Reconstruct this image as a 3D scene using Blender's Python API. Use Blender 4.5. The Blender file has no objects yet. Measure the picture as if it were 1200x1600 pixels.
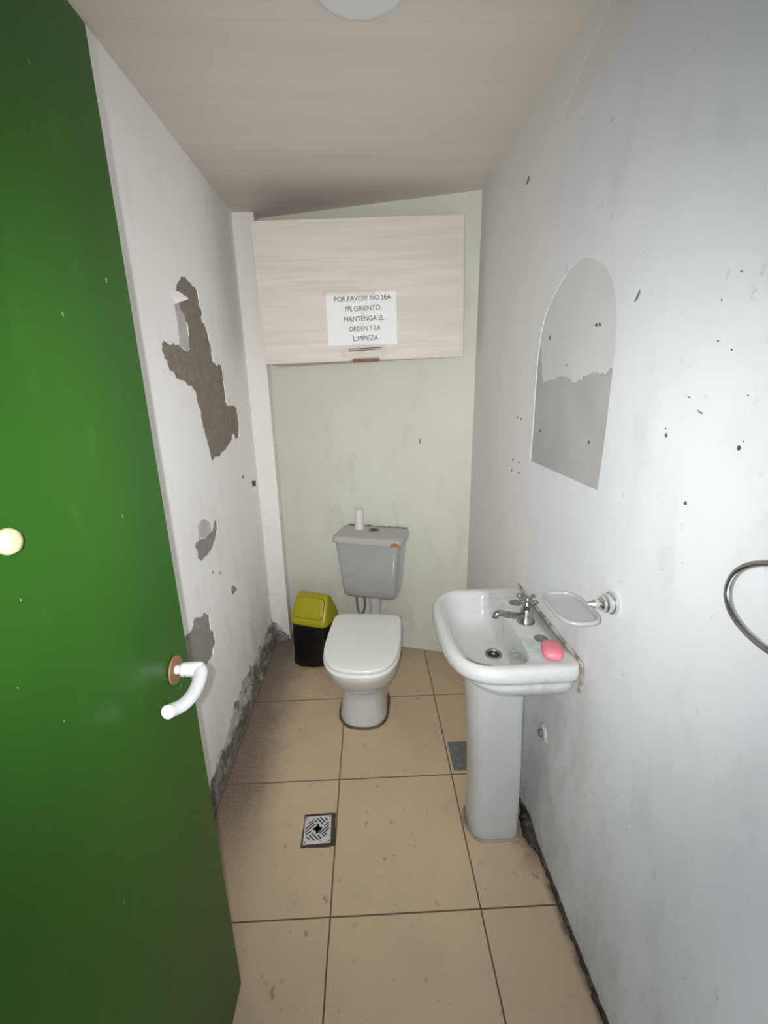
import bpy, bmesh, math, random
from mathutils import Vector, Matrix, geometry, noise

S = bpy.context.scene
COL = S.collection
PI = math.pi

# ------------------------------------------------------------------ camera
cam_d = bpy.data.cameras.new('camera')
cam_d.sensor_fit = 'VERTICAL'
cam_d.sensor_width = 27.0
cam_d.sensor_height = 36.0
cam_d.lens = 15.245
cam_d.clip_start = 0.02
cam = bpy.data.objects.new('camera', cam_d)
COL.objects.link(cam)
r_ = Vector((0.99914, -0.03816, -0.01637))
u_ = Vector((0.02629, 0.27616, 0.96075))
w_ = Vector((0.03214, 0.96035, -0.27693))
cam.matrix_world = Matrix(((r_.x, u_.x, -w_.x, 0), (r_.y, u_.y, -w_.y, 0), (r_.z, u_.z, -w_.z, 1.5), (0, 0, 0, 1)))
S.camera = cam

# ------------------------------------------------------------------ light
world = bpy.data.worlds.new('world')
S.world = world
world.use_nodes = True
bg = world.node_tree.nodes['Background']
bg.inputs['Color'].default_value = (0.84, 0.92, 1.0, 1)
bg.inputs['Strength'].default_value = 1.8

fl = bpy.data.lights.new('camera_flash', 'SPOT')
fl.energy = 80
fl.color = (1.0, 0.983, 0.96)
fl.spot_size = math.radians(112)
fl.spot_blend = 1.0
fl.shadow_soft_size = 0.006
flash = bpy.data.objects.new('camera_flash', fl)
COL.objects.link(flash)
flash.matrix_world = Matrix.Translation(Vector((-0.022, -0.005, 1.508))) @ cam.matrix_world.to_3x3().to_4x4() @ Matrix.Rotation(math.radians(3), 4, 'X')

S.view_settings.view_transform = 'Standard'
S.view_settings.look = 'None'
S.view_settings.exposure = 0.13
S.view_settings.gamma = 1.0
S.view_settings.use_curve_mapping = False

# ------------------------------------------------------------------ materials
class NT:
    def __init__(s, name):
        s.m = bpy.data.materials.new(name)
        s.m.use_nodes = True
        s.t = s.m.node_tree
        s.b = s.t.nodes['Principled BSDF']
    def n(s, typ, **kw):
        o = s.t.nodes.new(typ)
        for k, v in kw.items():
            setattr(o, k, v)
        return o
    def l(s, a, b):
        s.t.links.new(a, b)
    def val(s, sock, v):
        if isinstance(v, (int, float)):
            sock.default_value = v
        elif isinstance(v, tuple):
            sock.default_value = v if len(v) == 4 else (*v, 1)
        else:
            s.l(v, sock)
    def math(s, op, a, b=0.0, c=0.0, clamp=False):
        o = s.n('ShaderNodeMath', operation=op, use_clamp=clamp)
        s.val(o.inputs[0], a); s.val(o.inputs[1], b); s.val(o.inputs[2], c)
        return o.outputs[0]
    def rng(s, v, a, b, c=0.0, d=1.0):
        o = s.n('ShaderNodeMapRange', interpolation_type='SMOOTHSTEP')
        s.val(o.inputs[0], v); s.val(o.inputs[1], a); s.val(o.inputs[2], b); s.val(o.inputs[3], c); s.val(o.inputs[4], d)
        return o.outputs[0]
    def pos(s):
        if not hasattr(s, '_p'):
            s._tc = s.n('ShaderNodeTexCoord')
            s._p = s._tc.outputs['Object']
            sx = s.n('ShaderNodeSeparateXYZ'); s.l(s._p, sx.inputs[0])
            s.x, s.y, s.z = sx.outputs
        return s._p
    def noise(s, scale, detail=4, rough=0.55, stretch=None, off=(0, 0, 0)):
        p = s.pos()
        if stretch or off != (0, 0, 0):
            mp = s.n('ShaderNodeMapping')
            mp.inputs['Scale'].default_value = stretch or (1, 1, 1)
            mp.inputs['Location'].default_value = off
            s.l(p, mp.inputs[0]); p = mp.outputs[0]
        o = s.n('ShaderNodeTexNoise')
        o.inputs['Scale'].default_value = scale
        o.inputs['Detail'].default_value = detail
        o.inputs['Roughness'].default_value = rough
        s.l(p, o.inputs['Vector'])
        return o.outputs[0]
    def mix(s, f, a, b):
        o = s.n('ShaderNodeMix', data_type='RGBA')
        s.val(o.inputs[0], f); s.val(o.inputs[6], a); s.val(o.inputs[7], b)
        return o.outputs[2]
    def color(s, c): s.val(s.b.inputs['Base Color'], c)
    def set(s, **kw):
        for k, v in kw.items():
            s.val(s.b.inputs[k.replace('_', ' ')], v)
        return s
    def bump(s, h, strength=0.2, dist=0.01):
        o = s.n('ShaderNodeBump')
        o.inputs['Strength'].default_value = strength
        o.inputs['Distance'].default_value = dist
        s.l(h, o.inputs['Height']); s.l(o.outputs[0], s.b.inputs['Normal'])

def plain(name, col, rough=0.5, metal=0.0, var=None, bump=None, **kw):
    t = NT(name)
    if var:
        sc, c2, lo, hi = var
        t.color(t.mix(t.rng(t.noise(sc), lo, hi), col, c2))
    else:
        t.color(col)
    t.set(Roughness=rough, Metallic=metal, **kw)
    if bump:
        t.bump(t.noise(bump[0]), bump[1], bump[2])
    return t.m

def plaster(name, base, tint, lowdirt, streak=0.3):
    t = NT(name); t.pos()
    c = t.mix(t.rng(t.noise(2.2, 3), .35, .7), base, tint)
    c = t.mix(t.math('MULTIPLY', t.rng(t.noise(9, 5, .65, (1, 1, .45)), .52, .78), .5), c, tuple(k * .80 for k in tint))
    c = t.mix(t.math('MULTIPLY', t.rng(t.noise(55, 3, .6, (1, 1, .6)), .66, .76), streak), c, (.30, .28, .25))
    st = t.math('MULTIPLY', t.rng(t.noise(5.5, 4, .6, (1, 1, .22), (2, 7, 3)), .53, .72), t.rng(t.z, 1.45, .7))
    c = t.mix(t.math('MULTIPLY', st, .42), c, (.60, .56, .46))
    low = t.math('MULTIPLY', t.rng(t.z, .75, .02), t.rng(t.noise(6, 5, .7, (1, 1, .35)), .38, .75))
    c = t.mix(t.math('MULTIPLY', low, lowdirt), c, (.36, .33, .29))
    t.color(c); t.set(Roughness=.75, Specular_IOR_Level=.25)
    t.bump(t.noise(11, 4, .55), .13, .010)
    return t

M = {}
M['wall_left'] = plaster('painted_plaster_left', (.955, .945, .94), (.915, .90, .885), .3, .2).m
M['wall_back'] = plaster('painted_plaster_back', (.675, .672, .60), (.64, .635, .56), .35, .2).m
M['pilaster'] = plaster('painted_plaster_boxing', (.87, .845, .81), (.84, .815, .775), .3, .1).m
# right wall: newer cool white paint, old beige coat left along the far end and the top
t = plaster('painted_plaster_right', (.68, .695, .72), (.635, .65, .68), .55, .4)
src = t.b.inputs['Base Color'].links[0].from_socket
edge = t.math('ADD', t.y, t.math('MULTIPLY', t.math('SUBTRACT', t.noise(3.2, 5, .6), .5), .55))
edge = t.math('ADD', edge, t.math('MULTIPLY', t.rng(t.z, 2.0, 2.31), .28))
f = t.math('MULTIPLY', t.rng(edge, 1.28, 1.46), .62)
c = t.mix(f, src, (.74, .715, .65))
grime = t.math('MULTIPLY', t.rng(t.math('ABSOLUTE', t.math('SUBTRACT', t.y, 1.02)), .28, .02),
               t.math('MULTIPLY', t.rng(t.z, 1.25, .45), t.rng(t.noise(8, 5, .7, (1, 1, .4)), .36, .68)))
c = t.mix(t.math('MULTIPLY', grime, .55), c, (.36, .335, .30))
sp = t.math('MULTIPLY', t.rng(t.noise(95, 3, .65), .60, .70), t.math('MULTIPLY', t.rng(t.z, 1.3, .5), t.rng(t.noise(4, 4, .6, (1, 1, .5), (5, 1, 2)), .42, .6)))
c = t.mix(t.math('MULTIPLY', sp, .45), c, (.30, .275, .23))
mould = t.math('MULTIPLY', t.rng(t.noise(34, 5, .7), .54, .68),
               t.rng(t.math('ADD', t.math('ABSOLUTE', t.math('SUBTRACT', t.y, .60)), t.math('ABSOLUTE', t.math('SUBTRACT', t.z, 1.62))), .13, .02))
c = t.mix(t.math('MULTIPLY', mould, .7), c, (.36, .39, .35))
t.color(c)
M['wall_right'] = t.m
M['plaster_outer'] = plain('masonry', (.5, .48, .45), .9)
M['bare_mortar'] = plain('bare_mortar', (.245, .205, .168), .95, var=(38, (.30, .26, .215), .4, .7), bump=(90, .6, .01))
M['bare_mortar_grey'] = plain('bare_mortar_grey', (.30, .275, .25), .95, var=(30, (.36, .335, .31), .4, .7), bump=(90, .5, .01))
M['undercoat'] = plain('old_undercoat', (.52, .50, .49), .85, var=(12, (.60, .58, .56), .4, .65))
M['ghost_upper'] = plain('unpainted_ghost_upper', (.555, .555, .54), .8, var=(7, (.59, .585, .57), .35, .7))
M['ghost_lower'] = plain('unpainted_ghost_lower', (.375, .365, .36), .8, var=(6, (.425, .415, .405), .35, .7))
M['old_coat'] = plain('old_beige_coat', (.68, .665, .625), .8, var=(6, (.63, .615, .575), .4, .7))
M['hole'] = plain('hole_dark', (.11, .105, .095), .95)
M['scuff'] = plain('scuff_grey', (.21, .205, .19), .9)
M['paint_flake'] = plain('paint_flake_white', (.85, .84, .82), .6)

# ceiling: cream panels running across the room
t = NT('ceiling_panels'); t.pos()
seam = t.math('PINGPONG', t.math('DIVIDE', t.math('SUBTRACT', t.y, 2.07), .265), .5)
sm = t.rng(seam, .012, .0)
c = t.mix(t.rng(t.noise(3, 4, .6, (.3, 2.5, 1)), .3, .7), (.68, .625, .565), (.63, .58, .52))
c = t.mix(t.math('MULTIPLY', sm, .12), c, (.34, .31, .27))
t.color(c); t.set(Roughness=.55, Specular_IOR_Level=.3)
t.bump(t.math('SUBTRACT', t.math('MULTIPLY', t.noise(14, 4, .6, (.25, 3, 1)), .3), t.math('MULTIPLY', sm, .4)), .12, .004)
M['ceiling'] = t.m

# floor: square beige tiles with brown joints, dust along the left wall
t = NT('floor_tiles'); t.pos()
wob = t.math('MULTIPLY', t.math('SUBTRACT', t.noise(5, 3), .5), .004)
gx = t.math('MULTIPLY', t.math('PINGPONG', t.math('DIVIDE', t.math('ADD', t.math('SUBTRACT', t.x, -.149), wob), .448), .5), .448)
gy = t.math('MULTIPLY', t.math('PINGPONG', t.math('DIVIDE', t.math('ADD', t.math('SUBTRACT', t.y, .904), wob), .468), .5), .468)
d = t.math('MINIMUM', gx, gy)
joint = t.rng(d, .0030, .0016)
c = t.mix(t.rng(t.noise(3.5, 4), .3, .7), (.60, .448, .29), (.55, .415, .28))
c = t.mix(t.math('MULTIPLY', t.rng(t.noise(14, 5, .7), .52, .80), .32), c, (.41, .30, .195))
blot = t.math('MULTIPLY', t.rng(t.noise(24, 4, .6, (1, .7, 1), (3.1, 1.7, 0)), .62, .72), t.math('MAXIMUM', t.rng(t.noise(2.6, 2, .5, None, (1.2, 5, 0)), .44, .58), t.rng(t.math('ABSOLUTE', t.math('SUBTRACT', t.x, .06)), .20, .08)))
c = t.mix(t.math('MULTIPLY', blot, .55), c, (.15, .105, .065))
speck = t.rng(t.noise(75, 2, .5), .70, .76)
c = t.mix(t.math('MULTIPLY', speck, .5), c, (.14, .10, .07))
c = t.mix(t.math('MULTIPLY', joint, .92), c, (.075, .045, .025))
nz = t.math('MULTIPLY', t.math('SUBTRACT', t.noise(7, 6, .75), .5), .22)
dl = t.math('ADD', t.math('ADD', t.x, .627), nz)
dust = t.math('MULTIPLY', t.rng(dl, .30, .09), t.rng(t.y, .85, 1.35))
fine = t.rng(t.noise(120, 3, .7), .34, .60)
dust = t.math('MULTIPLY', dust, t.math('ADD', t.math('MULTIPLY', fine, .22), .70))
c = t.mix(t.math('MULTIPLY', dust, .95), c, (.120, .098, .085))
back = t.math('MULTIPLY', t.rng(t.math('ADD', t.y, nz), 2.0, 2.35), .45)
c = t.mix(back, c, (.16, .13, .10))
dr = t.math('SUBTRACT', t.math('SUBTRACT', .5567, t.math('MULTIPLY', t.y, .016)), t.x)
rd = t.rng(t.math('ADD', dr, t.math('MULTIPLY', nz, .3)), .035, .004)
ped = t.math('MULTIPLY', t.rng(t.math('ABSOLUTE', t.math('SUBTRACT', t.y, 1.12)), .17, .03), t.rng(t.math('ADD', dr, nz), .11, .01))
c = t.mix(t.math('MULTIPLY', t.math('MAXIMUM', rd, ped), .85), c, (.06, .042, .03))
t.color(c); t.set(Roughness=t.rng(t.noise(10), .3, .7, .38, .55), Specular_IOR_Level=.35)
t.bump(t.math('SUBTRACT', t.math('MULTIPLY', t.noise(20), .2), joint), .25, .004)
M['floor'] = t.m

# rough crumbling mortar with remains of white paint
t = NT('crumbling_mortar'); t.pos()
c = t.mix(t.rng(t.noise(26, 5, .7), .40, .62), (.16, .14, .12), (.32, .29, .26))
c = t.mix(t.rng(t.math('ADD', t.noise(16, 5, .7, (1, .5, 1), (4, 2, 1)), t.math('MULTIPLY', t.rng(t.z, .02, .13), .13)), .56, .66), c, (.56, .54, .50))
c = t.mix(t.rng(t.noise(70, 3, .6), .62, .7), c, (.07, .06, .055))
t.color(c); t.set(Roughness=.95)
t.bump(t.noise(60, 5, .7), .9, .012)
M['crumble'] = t.m
M['dark_dirt'] = plain('dark_dirt', (.055, .042, .032), .95, var=(40, (.15, .12, .09), .45, .7), bump=(70, .8, .01))

# door paint
t = NT('green_door_paint'); t.pos()
c = t.mix(t.rng(t.noise(2.4, 4, .6, (1, 1, .5)), .3, .7), (.014, .070, .005), (.020, .085, .006))
c = t.mix(t.math('MULTIPLY', t.rng(t.noise(16, 5, .65, (1, 1, .35)), .55, .8), .5), c, (.035, .125, .020))
c = t.mix(t.rng(t.noise(60, 2, .5, (1, 1, .6)), .755, .775), c, (.16, .30, .10))
t.color(c); t.set(Roughness=.36, Specular_IOR_Level=.25)
t.bump(t.noise(7, 4, .6, (1, 1, .4)), .05, .01)
M['door'] = t.m
M['door_edge'] = plain('door_edge_wood', (.33, .30, .25), .7)
M['terracotta'] = plain('terracotta_brown', (.235, .115, .055), .7, var=(30, (.18, .08, .04), .4, .7))
M['handle_white'] = plain('white_lacquer', (.50, .51, .53), .35)
M['cream'] = plain('cream_plastic', (.44, .43, .24), .5)

# cabinet: whitewashed wood grain running across
t = NT('whitewashed_wood'); t.pos()
g = t.noise(4.5, 6, .6, (.35, 1, 7))
c = t.mix(t.rng(g, .32, .68), (.63, .565, .515), (.71, .66, .61))
c = t.mix(t.math('MULTIPLY', t.rng(t.noise(10, 5, .6, (.2, 1, 12)), .56, .70), .45), c, (.50, .44, .385))
c = t.mix(t.math('MULTIPLY', t.rng(t.noise(2.0, 3, .5, (.6, 1, 2.2)), .45, .7), .5), c, (.66, .585, .545))
t.color(c); t.set(Roughness=.5, Specular_IOR_Level=.35)
M['wood'] = t.m
M['board_side'] = plain('pale_board', (.52, .485, .425), .55)
M['paper'] = plain('white_paper', (.83, .83, .82), .7)
M['ink'] = plain('black_ink', (.045, .045, .045), .7)
t = NT('clear_tape'); t.color((.80, .77, .70)); t.set(Roughness=.12, Alpha=.16)
M['tape'] = t.m

M['ceramic'] = plain('white_ceramic', (.545, .545, .525), .10, var=(4, (.51, .505, .48), .4, .75), Coat_Weight=.4, Coat_Roughness=.05)
t = NT('basin_ceramic'); t.pos()
st = t.math('MULTIPLY', t.rng(t.noise(13, 5, .65), .44, .70), t.math('MULTIPLY', t.rng(t.x, -.19, -.11), t.rng(t.x, -.03, -.08)))
c = t.mix(t.math('MULTIPLY', st, .55), (.51, .52, .515), (.25, .31, .30))
t.color(c); t.set(Roughness=.10, Coat_Weight=.4, Coat_Roughness=.05)
M['basin'] = t.m
M['pedestal'] = plain('pedestal_ceramic', (.45, .46, .46), .12, var=(4, (.42, .425, .42), .4, .75), Coat_Weight=.4, Coat_Roughness=.05)
M['seat'] = plain('white_seat_plastic', (.76, .77, .735), .16)
M['cistern'] = plain('grey_white_ceramic', (.375, .377, .36), .14, var=(5, (.35, .35, .33), .4, .7), Coat_Weight=.3)
t = NT('cistern_lid_ceramic'); t.pos()
ch = t.n('ShaderNodeVectorMath', operation='DISTANCE'); t.l(t._p, ch.inputs[0]); ch.inputs[1].default_value = (.155, -.105, .722)
dist = t.math('ADD', ch.outputs['Value'], t.math('MULTIPLY', t.math('SUBTRACT', t.noise(60, 3), .5), .03))
c = t.mix(t.rng(dist, .026, .020), (.43, .425, .40), (.38, .17, .08))
t.color(c); t.set(Roughness=.2)
M['cistern_lid'] = t.m
M['grey_pipe'] = plain('grey_white_plastic', (.52, .51, .52), .35)
M['white_tube'] = plain('white_tube_plastic', (.70, .69, .66), .5)
M['chrome'] = plain('worn_chrome', (.46, .45, .43), .20, 1.0, var=(40, (.30, .29, .275), .45, .7))
M['satin'] = plain('satin_chrome', (.78, .78, .77), .24, 1.0)
M['dull_steel'] = plain('dull_steel', (.30, .295, .275), .45, .7, var=(30, (.22, .215, .20), .4, .7))
M['hose'] = plain('braided_hose_grey', (.20, .195, .17), .5, .3)
M['caulk'] = plain('dirty_sealant', (.20, .155, .105), .8, var=(22, (.46, .42, .34), .42, .62), bump=(50, .6, .005))
M['caulk_dark'] = plain('brown_joint_dirt', (.10, .065, .035), .9, var=(30, (.18, .13, .08), .4, .7))
M['caulk_floor'] = plain('beige_mortar_fillet', (.36, .28, .19), .85, var=(16, (.12, .09, .06), .5, .7))
M['dark'] = plain('dark_void', (.012, .012, .012), .8)
M['soap'] = plain('pink_soap', (.66, .19, .245), .42, Subsurface_Weight=.0)
t = NT('frosted_plastic'); t.color((.42, .40, .42)); t.set(Roughness=.28, Alpha=.70, IOR=1.45)
M['frost'] = t.m
t = NT('frosted_rim'); t.color((.40, .39, .405)); t.set(Roughness=.15, Alpha=.70)
M['frost_rim'] = t.m
M['bin_lid'] = plain('lime_yellow_plastic', (.37, .325, .004), .38)
M['flap_gap'] = plain('flap_gap_shadow', (.10, .10, .012), .8)
M['bin_body'] = plain('lime_green_plastic', (.22, .27, .02), .4)
M['bag'] = plain('black_bin_bag', (.003, .003, .0035), .30, bump=(30, .25, .02))
M['cover_steel'] = plain('galvanised_cover', (.155, .16, .145), .6, .2, var=(60, (.21, .215, .20), .4, .7))
M['grate'] = plain('white_drain_plastic', (.62, .61, .61), .45, var=(50, (.50, .49, .48), .45, .7))
M['drain_gap'] = plain('drain_gap_dirt', (.06, .045, .025), .9)
M['slot'] = plain('drain_slots', (.035, .03, .03), .8)
M['lamp_rim'] = plain('lamp_rim', (.60, .585, .56), .4)
M['diffuser'] = plain('lamp_diffuser', (.72, .72, .715), .4)
M['plaster_lump'] = plain('white_plaster_lump', (.52, .51, .50), .9, var=(60, (.30, .28, .26), .42, .6), bump=(60, .8, .01))

# ------------------------------------------------------------------ helpers
def tag(o, label=None, cat=None, group=None, kind=None):
    if label: o['label'] = label
    if cat: o['category'] = cat
    if group: o['group'] = group
    if kind: o['kind'] = kind
    return o

def thing(name, label, cat, loc=(0, 0, 0), rz=0.0, ry=0.0):
    o = bpy.data.objects.new(name, None)
    o.empty_display_size = .05
    COL.objects.link(o)
    o.location = loc
    o.rotation_euler = (0, ry, rz)
    return tag(o, label, cat)

def obj(name, bm, mats, parent=None, smooth=False, label=None, bevel=None, subd=0, angle=None):
    me = bpy.data.meshes.new(name)
    bmesh.ops.recalc_face_normals(bm, faces=bm.faces[:])
    bm.to_mesh(me); bm.free()
    for m in (mats if isinstance(mats, (list, tuple)) else [mats]):
        me.materials.append(M[m])
    o = bpy.data.objects.new(name, me)
    COL.objects.link(o)
    if parent: o.parent = parent
    if smooth:
        for p in me.polygons: p.use_smooth = True
        if angle: me.set_sharp_from_angle(angle=math.radians(angle))
    if bevel:
        md = o.modifiers.new('bevel', 'BEVEL'); md.width = bevel[0]; md.segments = bevel[1]
        md.limit_method = 'ANGLE'; md.angle_limit = math.radians(30)
        for p in me.polygons: p.use_smooth = True
        me.set_sharp_from_angle(angle=math.radians(50))
    if subd:
        md = o.modifiers.new('subdivision', 'SUBSURF'); md.levels = subd; md.render_levels = subd
    if label: o['label'] = label
    return o

def box(bm, x0, x1, y0, y1, z0, z1, mi=0):
    v = [bm.verts.new((x, y, z)) for z in (z0, z1) for y in (y0, y1) for x in (x0, x1)]
    for q in ((0, 1, 3, 2), (4, 5, 7, 6), (0, 1, 5, 4), (2, 3, 7, 6), (0, 2, 6, 4), (1, 3, 7, 5)):
        bm.faces.new([v[i] for i in q]).material_index = mi

def prism(bm, poly, z0, z1, mi=0):
    a = [bm.verts.new((x, y, z0)) for x, y in poly]
    b = [bm.verts.new((x, y, z1)) for x, y in poly]
    n = len(poly)
    bm.faces.new(a).material_index = mi; bm.faces.new(b).material_index = mi
    for i in range(n):
        bm.faces.new((a[i], a[(i + 1) % n], b[(i + 1) % n], b[i])).material_index = mi

def loft(bm, rings, cap0=True, cap1=True, mi=0):
    vs = [[bm.verts.new(p) for p in r] for r in rings]
    n = len(rings[0])
    for a, b in zip(vs, vs[1:]):
        for i in range(n):
            bm.faces.new((a[i], a[(i + 1) % n], b[(i + 1) % n], b[i])).material_index = mi
    for flag, ring in ((cap0, vs[0]), (cap1, vs[-1])):
        if flag:
            c = bm.verts.new(sum((v.co for v in ring), Vector()) / n)
            for i in range(n):
                bm.faces.new((ring[i], ring[(i + 1) % n], c)).material_index = mi

def sg(v, e): return math.copysign(abs(v) ** e, v)

def sring(cx, cy, hx, hy, z, n=4.0, N=48):          # superellipse ring
    return [Vector((cx + hx * sg(math.cos(2 * PI * i / N), 2 / n), cy + hy * sg(math.sin(2 * PI * i / N), 2 / n), z)) for i in range(N)]

def dring_y(w, yf, yb, z, yc, nf=2.4, nb=6.0, N=56):  # D ring, rounded end towards -y
    out = []
    for i in range(N):
        a = 2 * PI * i / N; c, s = math.cos(a), math.sin(a)
        n = nf if s < 0 else nb
        out.append(Vector((w / 2 * sg(c, 2 / n), yc + ((yc - yf) if s < 0 else (yb - yc)) * sg(s, 2 / n), z)))
    return out

def dring_x(xf, xb, hy, z, xc, nf=3.0, nb=8.0, N=72, dy=0.0):  # D ring, rounded end towards -x
    out = []
    for i in range(N):
        a = 2 * PI * i / N; c, s = math.cos(a), math.sin(a)
        n = nf if c < 0 else nb
        out.append(Vector((xc + ((xc - xf) if c < 0 else (xb - xc)) * sg(c, 2 / n), dy + hy * sg(s, 2 / n), z)))
    return out

def lathe(bm, prof, axis='Z', base=(0, 0, 0), N=28, mi=0):
    rings = []
    for r, h in prof:
        ring = []
        for i in range(N):
            a = 2 * PI * i / N; p, q = r * math.cos(a), r * math.sin(a)
            v = {'Z': (p, q, h), 'X': (h, p, q), 'Y': (p, h, q)}[axis]
            ring.append(Vector(v) + Vector(base))
        rings.append(ring)
    loft(bm, rings, mi=mi)

def smooth_path(pts, k=6):
    P = [Vector(p) for p in pts]; out = []
    for i in range(len(P) - 1):
        a, b, c, d = P[max(i - 1, 0)], P[i], P[i + 1], P[min(i + 2, len(P) - 1)]
        for j in range(k):
            s = j / k
            out.append(.5 * ((2 * b) + (c - a) * s + (2 * a - 5 * b + 4 * c - d) * s * s + (3 * b - a - 3 * c + d) * s ** 3))
    return out + [P[-1]]

def tube(bm, pts, r, N=12, k=6, closed=False, flat=None, mi=0):
    P = [Vector(p) for p in pts] if closed else smooth_path(pts, k)
    rr = r if callable(r) else (lambda s: r)
    rings = []; prev = None; n = len(P)
    for i, p in enumerate(P):
        d = (P[(i + 1) % n] - P[i - 1]) if closed else (P[min(i + 1, n - 1)] - P[max(i - 1, 0)])
        d.normalize()
        ref = prev if prev is not None else (Vector((0, 0, 1)) if abs(d.z) < .9 else Vector((1, 0, 0)))
        s = (ref - d * ref.dot(d)).normalized(); prev = s; q = d.cross(s)
        R = rr(i / (n - 1))
        a, b = (R, R) if flat is None else (R * flat, R)
        rings.append([p + s * a * math.cos(2 * PI * j / N) + q * b * math.sin(2 * PI * j / N) for j in range(N)])
    if closed: rings.append(rings[0])
    if closed:
        vs = [[bm.verts.new(p) for p in r_] for r_ in rings[:-1]]
        for i in range(n):
            A, Bq = vs[i], vs[(i + 1) % n]
            for j in range(N): bm.faces.new((A[j], A[(j + 1) % N], Bq[(j + 1) % N], Bq[j])).material_index = mi
    else:
        loft(bm, rings, mi=mi)

def B(): return bmesh.new()

def jag(poly, amp, seed, lv=2):
    rnd = random.Random(seed); P = [Vector(p) for p in poly]
    for _ in range(lv):
        out = []
        for i, p in enumerate(P):
            q = P[(i + 1) % len(P)]; d = q - p
            out.append(p)
            if d.length > .008:
                nrm = Vector((-d.y, d.x)).normalized()
                out.append((p + q) / 2 + nrm * rnd.uniform(-1, 1) * min(amp, d.length * .3))
        P = out; amp *= .6
    return P

def inside(p, poly):
    c = False; n = len(poly)
    for i in range(n):
        a, b = poly[i], poly[i - 1]
        if (a[1] > p[1]) != (b[1] > p[1]) and p[0] < (b[0] - a[0]) * (p[1] - a[1]) / (b[1] - a[1]) + a[0]: c = not c
    return c

def wall_mesh(bm, fn, normal, outer, patches, thick=.09, back_mi=1):
    """fn maps wall coords to the world; patches = [(polygon, material index, depth)], later ones win."""
    verts = []; edges = []
    def add(poly):
        s = len(verts); verts.extend(Vector(p) for p in poly)
        edges.extend((s + i, s + (i + 1) % len(poly)) for i in range(len(poly)))
    add(outer)
    for p, _, _ in patches: add(p)
    V, E, F, *_ = geometry.delaunay_2d_cdt(verts, edges, [], 1, 1e-6)
    nrm = Vector(normal).normalized()
    pool = {}
    def gv(i, d):
        key = (i, d)
        if key not in pool: pool[key] = bm.verts.new(Vector(fn(V[i].x, V[i].y)) - nrm * d)
        return pool[key]
    em = {}
    for f in F:
        c = sum((V[i] for i in f), Vector((0, 0))) / len(f)
        mi, d = 0, 0.0
        for p, m_, dd in patches:
            if inside(c, p): mi, d = m_, dd
        bm.faces.new([gv(i, d) for i in f]).material_index = mi
        for k in range(len(f)):
            em.setdefault(tuple(sorted((f[k], f[(k + 1) % len(f)]))), []).append((d, mi))
    for (a, b), ds in em.items():
        if len(ds) == 2 and abs(ds[0][0] - ds[1][0]) > 1e-6:
            hi, lo = ds[0][0], ds[1][0]
            rim = max(ds)[1] if max(ds)[0] > .004 else 0
            try: bm.faces.new((gv(a, hi), gv(b, hi), gv(b, lo), gv(a, lo))).material_index = rim
            except ValueError: pass
    o = [Vector(fn(*p)) for p in outer]
    f0 = [bm.verts.new(p) for p in o]; f1 = [bm.verts.new(p - nrm * thick) for p in o]
    bm.faces.new(f1).material_index = back_mi
    for i in range(len(o)):
        j = (i + 1) % len(o)
        bm.faces.new((f0[i], f0[j], f1[j], f1[i])).material_index = back_mi

# ------------------------------------------------------------------ outlines of wear on the walls (along the wall, height), metres
PEEL_A = [(1.639, 1.857), (1.669, 1.872), (1.717, 1.88), (1.761, 1.869), (1.808, 1.858), (1.818, 1.823), (1.837, 1.789), (1.831, 1.751), (1.875, 1.712), (1.894, 1.669), (1.891, 1.61), (1.924, 1.6), (1.974, 1.605), (2.0, 1.585), (1.996, 1.528), (2.003, 1.464), (2.014, 1.434), (2.091, 1.429), (2.156, 1.408), (2.161, 1.354), (2.134, 1.284), (2.071, 1.281), (2.044, 1.304), (2.01, 1.276), (1.912, 1.249), (1.826, 1.232), (1.75, 1.226), (1.728, 1.262), (1.715, 1.317), (1.701, 1.347), (1.69, 1.383), (1.685, 1.433), (1.666, 1.483), (1.634, 1.515), (1.585, 1.527), (1.527, 1.538), (1.498, 1.557), (1.469, 1.569), (1.446, 1.595), (1.436, 1.621), (1.443, 1.639), (1.475, 1.647), (1.511, 1.642), (1.542, 1.65), (1.571, 1.648), (1.605, 1.639), (1.642, 1.631), (1.66, 1.644), (1.67, 1.685), (1.673, 1.72), (1.658, 1.752), (1.63, 1.762), (1.628, 1.793), (1.617, 1.811), (1.606, 1.816)]
PEEL_A2 = [(1.574, 1.774), (1.628, 1.793), (1.63, 1.762), (1.658, 1.752), (1.673, 1.72), (1.67, 1.685), (1.66, 1.644), (1.642, 1.631), (1.605, 1.639), (1.571, 1.648), (1.583, 1.671), (1.584, 1.718), (1.579, 1.754)]
FLAKE = [(1.571, 1.814), (1.609, 1.814), (1.632, 1.797), (1.577, 1.774), (1.567, 1.793)]
PEEL_B = [(1.676, 0.997), (1.709, 0.989), (1.704, 0.954), (1.673, 0.922), (1.596, 0.9), (1.529, 0.894), (1.478, 0.916), (1.476, 0.954), (1.468, 0.969), (1.499, 0.976), (1.564, 0.961), (1.642, 0.966)]
PEEL_B2 = [(1.52, 1.034), (1.59, 1.032), (1.646, 0.99), (1.642, 0.966), (1.564, 0.961), (1.51, 0.98)]
PEEL_C = [(1.271, 0.727), (1.348, 0.709), (1.375, 0.733), (1.432, 0.708), (1.453, 0.71), (1.513, 0.674), (1.505, 0.64), (1.529, 0.582), (1.531, 0.536), (1.487, 0.512), (1.431, 0.507), (1.344, 0.544), (1.28, 0.614), (1.254, 0.678)]
LM0 = [(1.774, 0.661), (1.794, 0.661), (1.855, 0.61), (1.801, 0.614), (1.772, 0.633)]
LM1 = [(1.576, 0.817), (1.6, 0.819), (1.603, 0.796)]
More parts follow.
